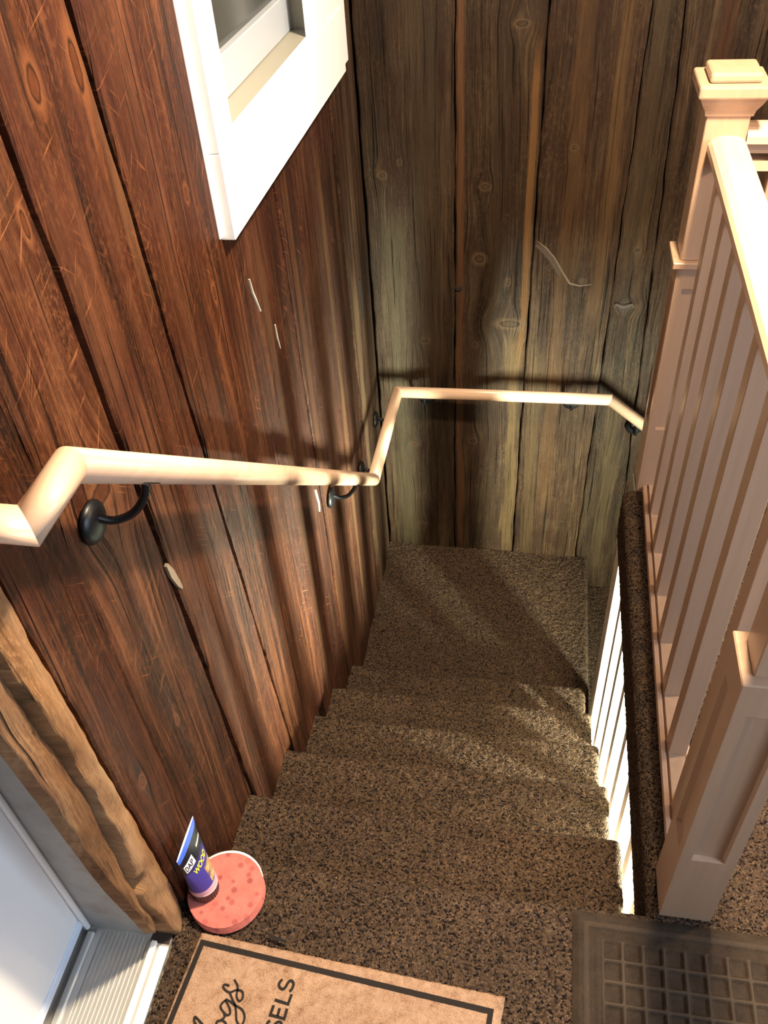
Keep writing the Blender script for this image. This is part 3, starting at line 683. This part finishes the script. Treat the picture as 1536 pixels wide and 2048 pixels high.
def ribbon(name, pts, wd, parent, z=.0138, closed=False, th=.0006):
    pts = [Vector((p[0], p[1], 0)) for p in pts]; n = len(pts); vs = []; fs = []
    for i, p in enumerate(pts):
        if closed: a, c = pts[i-1], pts[(i+1) % n]
        else: a, c = pts[max(i-1, 0)], pts[min(i+1, n-1)]
        d1 = (p-a).normalized() if (p-a).length > 1e-9 else (c-p).normalized(); d2 = (c-p).normalized() if (c-p).length > 1e-9 else d1
        d = (d1+d2); d = d.normalized() if d.length > 1e-6 else d1
        k = min(1/max(.4, d.dot(d1)), 1.6); nrm = Vector((-d.y, d.x, 0))*wd/2*k
        for q, zz in ((p+nrm, z), (p-nrm, z)): vs.append((q.x, q.y, zz))
    rg = range(n if closed else n-1)
    for i in rg:
        j = (i+1) % n; fs.append((2*i, 2*i+1, 2*j+1, 2*j))
    me = bpy.data.meshes.new(name); me.from_pydata(vs, [], fs)
    bm = bmesh.new(); bm.from_mesh(me); bmesh.ops.recalc_face_normals(bm, faces=bm.faces)
    for f in bm.faces:
        if f.normal.z < 0: f.normal_flip()
    r = bmesh.ops.extrude_face_region(bm, geom=list(bm.faces))
    for v in [g for g in r['geom'] if isinstance(g, bmesh.types.BMVert)]: v.co.z += th
    bm.to_mesh(me); bm.free()
    return link(name, me, M_ink, parent)
b0 = [(.063, -.176), (.605, -.215), tuple(mp(.962, .955)), tuple(mp(.02, .955))]
ribbon('printed_border', b0, .0095, mat1, .0128, True)
def rsm(p, n=5): return [(v.x, v.y) for v in curve_pts([(a, b_, 0) for a, b_ in p], n)]
LT = {
 's': [(0.229, -0.217), (0.226, -0.222), (0.225, -0.226), (0.228, -0.231), (0.234, -0.233), (0.238, -0.229), (0.24, -0.223), (0.243, -0.218), (0.247, -0.217), (0.251, -0.221), (0.251, -0.226), (0.25, -0.231), (0.247, -0.235)],
 's2': [(0.225, -0.286), (0.221, -0.29), (0.222, -0.296), (0.228, -0.299), (0.233, -0.296), (0.235, -0.29), (0.239, -0.286), (0.244, -0.286), (0.247, -0.291), (0.247, -0.297), (0.243, -0.303)]}
for k, p in LT.items(): ribbon('printed_letter', rsm(p), .0046, mat1, .0127)
for p in ([(0.252, -0.239), (0.2495, -0.2555), (0.224, -0.252)], [(0.2245, -0.261), (0.2225, -0.277), (0.2485, -0.2795), (0.2495, -0.263)], [(0.2355, -0.277), (0.2365, -0.264)]):
    ribbon('printed_letter', p, .0048, mat1, .0127)
SC = [[(0.142, -0.23), (0.15, -0.238), (0.153, -0.245), (0.154, -0.256), (0.16, -0.263), (0.164, -0.262), (0.166, -0.256), (0.163, -0.248), (0.156, -0.246), (0.148, -0.248), (0.141, -0.252), (0.132, -0.25), (0.126, -0.245), (0.127, -0.241), (0.134, -0.241), (0.134, -0.243)],
 [(0.141, -0.253), (0.147, -0.261), (0.156, -0.271), (0.161, -0.282), (0.165, -0.293), (0.171, -0.3), (0.176, -0.301), (0.179, -0.292), (0.176, -0.282), (0.168, -0.275), (0.155, -0.271), (0.147, -0.267), (0.136, -0.264)],
 [(0.137, -0.265), (0.131, -0.273), (0.132, -0.279), (0.139, -0.285), (0.147, -0.289), (0.151, -0.285), (0.148, -0.278), (0.141, -0.27), (0.136, -0.266)],
 [(0.14, -0.286), (0.143, -0.292), (0.138, -0.298), (0.132, -0.301), (0.132, -0.305), (0.137, -0.309)],
 [(0.14, -0.298), (0.146, -0.3), (0.151, -0.305)],
 [(0.109, -0.31), (0.099, -0.304), (0.092, -0.3), (0.09, -0.301), (0.092, -0.307), (0.099, -0.313)]]
for i, p in enumerate(SC): ribbon('printed_script', rsm(p), .0036, mat1, .0127+.0001*i)
ribbon('ink_smudge', [(.185, -.146), (.205, -.150), (.220, -.152)], .006, mat1, .0127)

# ------------------------------------------------------------------ rubber-backed waffle mat
m, nt, b = new_mat('brown_waffle_mat')
tc = nd(nt, 'ShaderNodeTexCoord'); a = noise(nt, tc.outputs['Object'], 30, 4, .7); f2 = noise(nt, tc.outputs['Object'], 500, 2, .6)
wc = ramp(nt, mth(nt, 'ADD', mth(nt, 'MULTIPLY', a, .55), mth(nt, 'MULTIPLY', f2, .45)), [(.3, (.018, .012, .008)), (.65, (.046, .032, .022))])
sz = nd(nt, 'ShaderNodeSeparateXYZ'); lk(nt, tc.outputs['Object'], sz.inputs[0])
ridge = mth(nt, 'MULTIPLY', mth(nt, 'SUBTRACT', sz.outputs[2], .0085), 320, clamp=True)
lk(nt, mixc(nt, ridge, wc, (.060, .043, .030)), b.inputs['Base Color'])
b.inputs['Roughness'].default_value = .92; b.inputs['Specular IOR Level'].default_value = .15; bump(nt, b, f2, .5, .002)
mx0, mx1, my1, my0 = .745, 1.36, -.012, -.95
xs = np.arange(mx0, mx1, .003); ys = np.arange(my0, my1+.001, .003); X, Y = np.meshgrid(xs, ys)
u = (X-(mx0+.052))/.0365; v = (my1-.050-Y)/.0365
inside = (X > mx0+.052) & (X < mx1-.052) & (Y < my1-.050) & (Y > my0+.05)
fu = np.abs(u-np.round(u)); fv = np.abs(v-np.round(v))
cell = np.clip((np.minimum(fu, fv)-.05)/.10, 0, 1)
Z = np.full(X.shape, .0085); Z = np.where(inside, .0115-.0070*cell, Z)
brd = np.minimum.reduce([X-mx0, mx1-X, my1-Y, Y-my0]); Z -= .0065*np.clip(1-brd/.012, 0, 1); Z += np.where((brd > .020) & (brd < .030), .0018, 0)-np.where((brd > .034) & (brd < .042), .002, 0)
Z += fuzz(Z.shape, .0003)
mt2 = grid_mesh('waffle_mat', X, Y, Z, m, None, True)
tag(mt2, 'dark brown waffle-patterned floor mat at the foot of the near newel post', 'mat')
mt2['label'] = 'dark brown waffle-patterned floor mat in front of the near newel post'

# ------------------------------------------------------------------ sanding discs and filler tube
m, nt, b = new_mat('worn_pink_sandpaper')
tc = nd(nt, 'ShaderNodeTexCoord'); vo = nd(nt, 'ShaderNodeTexVoronoi'); vo.inputs['Scale'].default_value = 55; lk(nt, tc.outputs['Object'], vo.inputs['Vector'])
sp = nd(nt, 'ShaderNodeSeparateColor'); lk(nt, vo.outputs['Color'], sp.inputs[0])
spot = mth(nt, 'MULTIPLY', ramp(nt, vo.outputs['Distance'], [(.25, (1, 1, 1)), (.42, (0, 0, 0))]), mth(nt, 'GREATER_THAN', sp.outputs[0], .25))
nn = noise(nt, tc.outputs['Object'], 30, 4, .65)
col = ramp(nt, nn, [(.3, (.42, .105, .085)), (.6, (.52, .15, .12))])
col = mixc(nt, mth(nt, 'MULTIPLY', spot, mth(nt, 'ADD', .35, mth(nt, 'MULTIPLY', sp.outputs[1], .5))), col, (.22, .04, .045))
lk(nt, col, b.inputs['Base Color']); b.inputs['Roughness'].default_value = .85; M_pink = m
def disc(name, cx, cy, z0, z1, r, mat, parent=None):
    bm = bmesh.new(); rings = []
    for z, q in ((z0, r), (z0+.0005, r), (z1-.0006, r), (z1, r-.0006)):
        rings.append([bm.verts.new((cx+q*math.cos(2*math.pi*k/72), cy+q*math.sin(2*math.pi*k/72), z)) for k in range(72)])
    for p, q in zip(rings, rings[1:]):
        for k in range(72): bm.faces.new((p[k], p[(k+1) % 72], q[(k+1) % 72], q[k]))
    bm.faces.new(rings[0]); bm.faces.new(rings[-1])
    return bm_obj(name, bm, mat, parent)
ds = empty('sanding_disc_stack'); tag(ds, 'stack of round pink sanding discs with white backing on the carpet by the doormat', 'sanding discs')
cx, cy = .077, -.072
disc('backing_disc', cx-.003, cy+.006, .0035, .0075, .0745, M_white, ds)
for i in range(5):
    disc('sanding_disc', cx+.006-.0008*i, cy-.009+.0008*i, .0078+.0034*i, .0109+.0034*i, .0740, M_pink, ds)
ZT = .0248
tube = empty('filler_tube'); tag(tube, 'blue and black squeeze tube of wood filler standing on its cap on the pink discs', 'tube')
bx, by = .042, -.084; tx, ty, tz = .030, -.066, .192
bm = bmesh.new(); rings = []
for z, r in ((ZT, .026), (ZT+.002, .027), (ZT+.028, .027), (ZT+.030, .0255)):
    rings.append([bm.verts.new((bx+(r-(.0012 if k % 2 else 0))*math.cos(2*math.pi*k/60), by+(r-(.0012 if k % 2 else 0))*math.sin(2*math.pi*k/60), z)) for k in range(60)])
for p, q in zip(rings, rings[1:]):
    for k in range(60): bm.faces.new((p[k], p[(k+1) % 60], q[(k+1) % 60], q[k]))
bm.faces.new(rings[0]); bm.faces.new(rings[-1])
bm_obj('cap', bm, simple('dark_cap_plastic', (.045, .025, .022), .45), tube)
def tube_pt(h, an, rad=0.0):
    """h 0..1 up the body"""
    z0 = ZT+.030; c = Vector((bx, by, z0)).lerp(Vector((tx, ty, tz)), h)
    rx = .028*(1-h)**.8+.0012; ry = .028*(1-h)+.045*h
    return c+Vector(((rx+rad)*math.cos(an), (ry+rad)*math.sin(an), 0))
m, nt, b = new_mat('printed_tube_plastic')
tc = nd(nt, 'ShaderNodeUVMap'); spu = nd(nt, 'ShaderNodeSeparateXYZ'); lk(nt, tc.outputs[0], spu.inputs[0]); U, V = spu.outputs[0], spu.outputs[1]
def rect(u0, u1, v0, v1):
    a = mth(nt, 'MULTIPLY', mth(nt, 'GREATER_THAN', U, u0), mth(nt, 'LESS_THAN', U, u1)); c = mth(nt, 'MULTIPLY', mth(nt, 'GREATER_THAN', V, v0), mth(nt, 'LESS_THAN', V, v1))
    return mth(nt, 'MULTIPLY', a, c)
col = ramp(nt, V, [(0, (.60, .36, .40)), (.115, (.045, .04, .26)), (.60, (.025, .025, .13)), (.64, (.006, .007, .012)), (.90, (.05, .12, .62)), (.985, (.75, .68, .78))], 'CONSTANT')
ns = noise(nt, comb(nt, mth(nt, 'MULTIPLY', U, 12), mth(nt, 'MULTIPLY', V, 9), 4), 1, 4, .7)
wood = ramp(nt, ns, [(.35, (.10, .05, .02)), (.5, (.42, .28, .10)), (.65, (.60, .46, .30))])
blob = mth(nt, 'MULTIPLY', rect(-.02, .30, .13, .42), mth(nt, 'GREATER_THAN', ns, .42))
col = mixc(nt, blob, col, wood)
col = mixc(nt, mth(nt, 'MULTIPLY', rect(.03, .16, .74, .775), .9), col, (.5, .52, .55))
lk(nt, col, b.inputs['Base Color']); b.inputs['Roughness'].default_value = .35
nH, nA = 24, 48; vs = []; uvs = []; fs = []
for i in range(nH+1):
    for k in range(nA): vs.append(tube_pt(i/nH, 2*math.pi*k/nA)); 
for i in range(nH):
    for k in range(nA): fs.append((i*nA+k, i*nA+(k+1) % nA, (i+1)*nA+(k+1) % nA, (i+1)*nA+k))
fs.append(tuple(range(nA))); fs.append(tuple(nH*nA+k for k in range(nA)))
me = bpy.data.meshes.new('tube_body'); me.from_pydata([tuple(v) for v in vs], [], fs)
uvl = me.uv_layers.new(name='UVMap')
for p in me.polygons:
    for li, vi in zip(p.loop_indices, p.vertices):
        i, k = divmod(vi, nA); a = k/nA
        if a > .5: a -= 1
        uvl.data[li].uv = (a, min(i/nH, .999))
me.polygons.foreach_set('use_smooth', [len(p.vertices) == 4 for p in me.polygons]); link('tube_body', me, m, tube)
# lettering laid on the tube (reading up the tube's side, facing the stairs and camera)
def tube_text(txt, size, mat, a0, h0, dep=.0006, name='printed_word', bold=.0):
    cu = bpy.data.curves.new('t', 'FONT'); cu.body = txt; cu.size = 1; cu.offset = bold; cu.resolution_u = 3
    to = bpy.data.objects.new('t', cu); C.objects.link(to); dg = bpy.context.evaluated_depsgraph_get(); dg.update()
    me = bpy.data.meshes.new_from_object(to.evaluated_get(dg)); bpy.data.objects.remove(to)
    for v in me.vertices:
        x, y = v.co.x*size, v.co.y*size
        v.co = tube_pt(h0+y, a0+x, dep)
    me.materials.clear()
    return link(name, me, mat, tube)
def tube_patch(a0, a1, h0, h1, mat, name='printed_label', rad=.0004):
    n = 10; vs = [tube_pt(h, a0+(a1-a0)*k/n, rad) for h in (h0, (h0+h1)/2, h1) for k in range(n+1)]; N = n+1
    fs = [(i*N+k, i*N+k+1, (i+1)*N+k+1, (i+1)*N+k) for i in range(2) for k in range(n)]
    return mesh_obj(name, vs, fs, mat, tube)
tube_patch(-1.20, -.28, .655, .80, simple('label_white', (.75, .76, .78), .4))
def text_dir(txt, a0, a1, h, hh, mat, bold=0, rad=.001):
    """fit txt in angle range a0..a1 at height h with letter height hh (fraction)"""
    cu = bpy.data.curves.new('t', 'FONT'); cu.body = txt; cu.offset = bold; cu.resolution_u = 3
    to = bpy.data.objects.new('t', cu); C.objects.link(to); dg = bpy.context.evaluated_depsgraph_get(); dg.update()
    me = bpy.data.meshes.new_from_object(to.evaluated_get(dg)); bpy.data.objects.remove(to)
    xs = [v.co.x for v in me.vertices]; ys_ = [v.co.y for v in me.vertices]; x0, x1 = min(xs), max(xs); y0, y1 = min(ys_), max(ys_)
    for v in me.vertices:
        v.co = tube_pt(h+hh*(v.co.y-y0)/(y1-y0), a0+(a1-a0)*(v.co.x-x0)/(x1-x0), rad)
    me.materials.clear(); return link('printed_word', me, mat, tube)
text_dir('DAP', -1.10, -.38, .68, .095, simple('label_ink', (.01, .01, .03), .4), .02)
text_dir('WOOD', -.75, .55, .50, .10, simple('label_yellow', (.75, .66, .05), .4), .03)

print('triangles', sum(len(o.data.polygons)*2 for o in bpy.data.objects if o.type == 'MESH'))
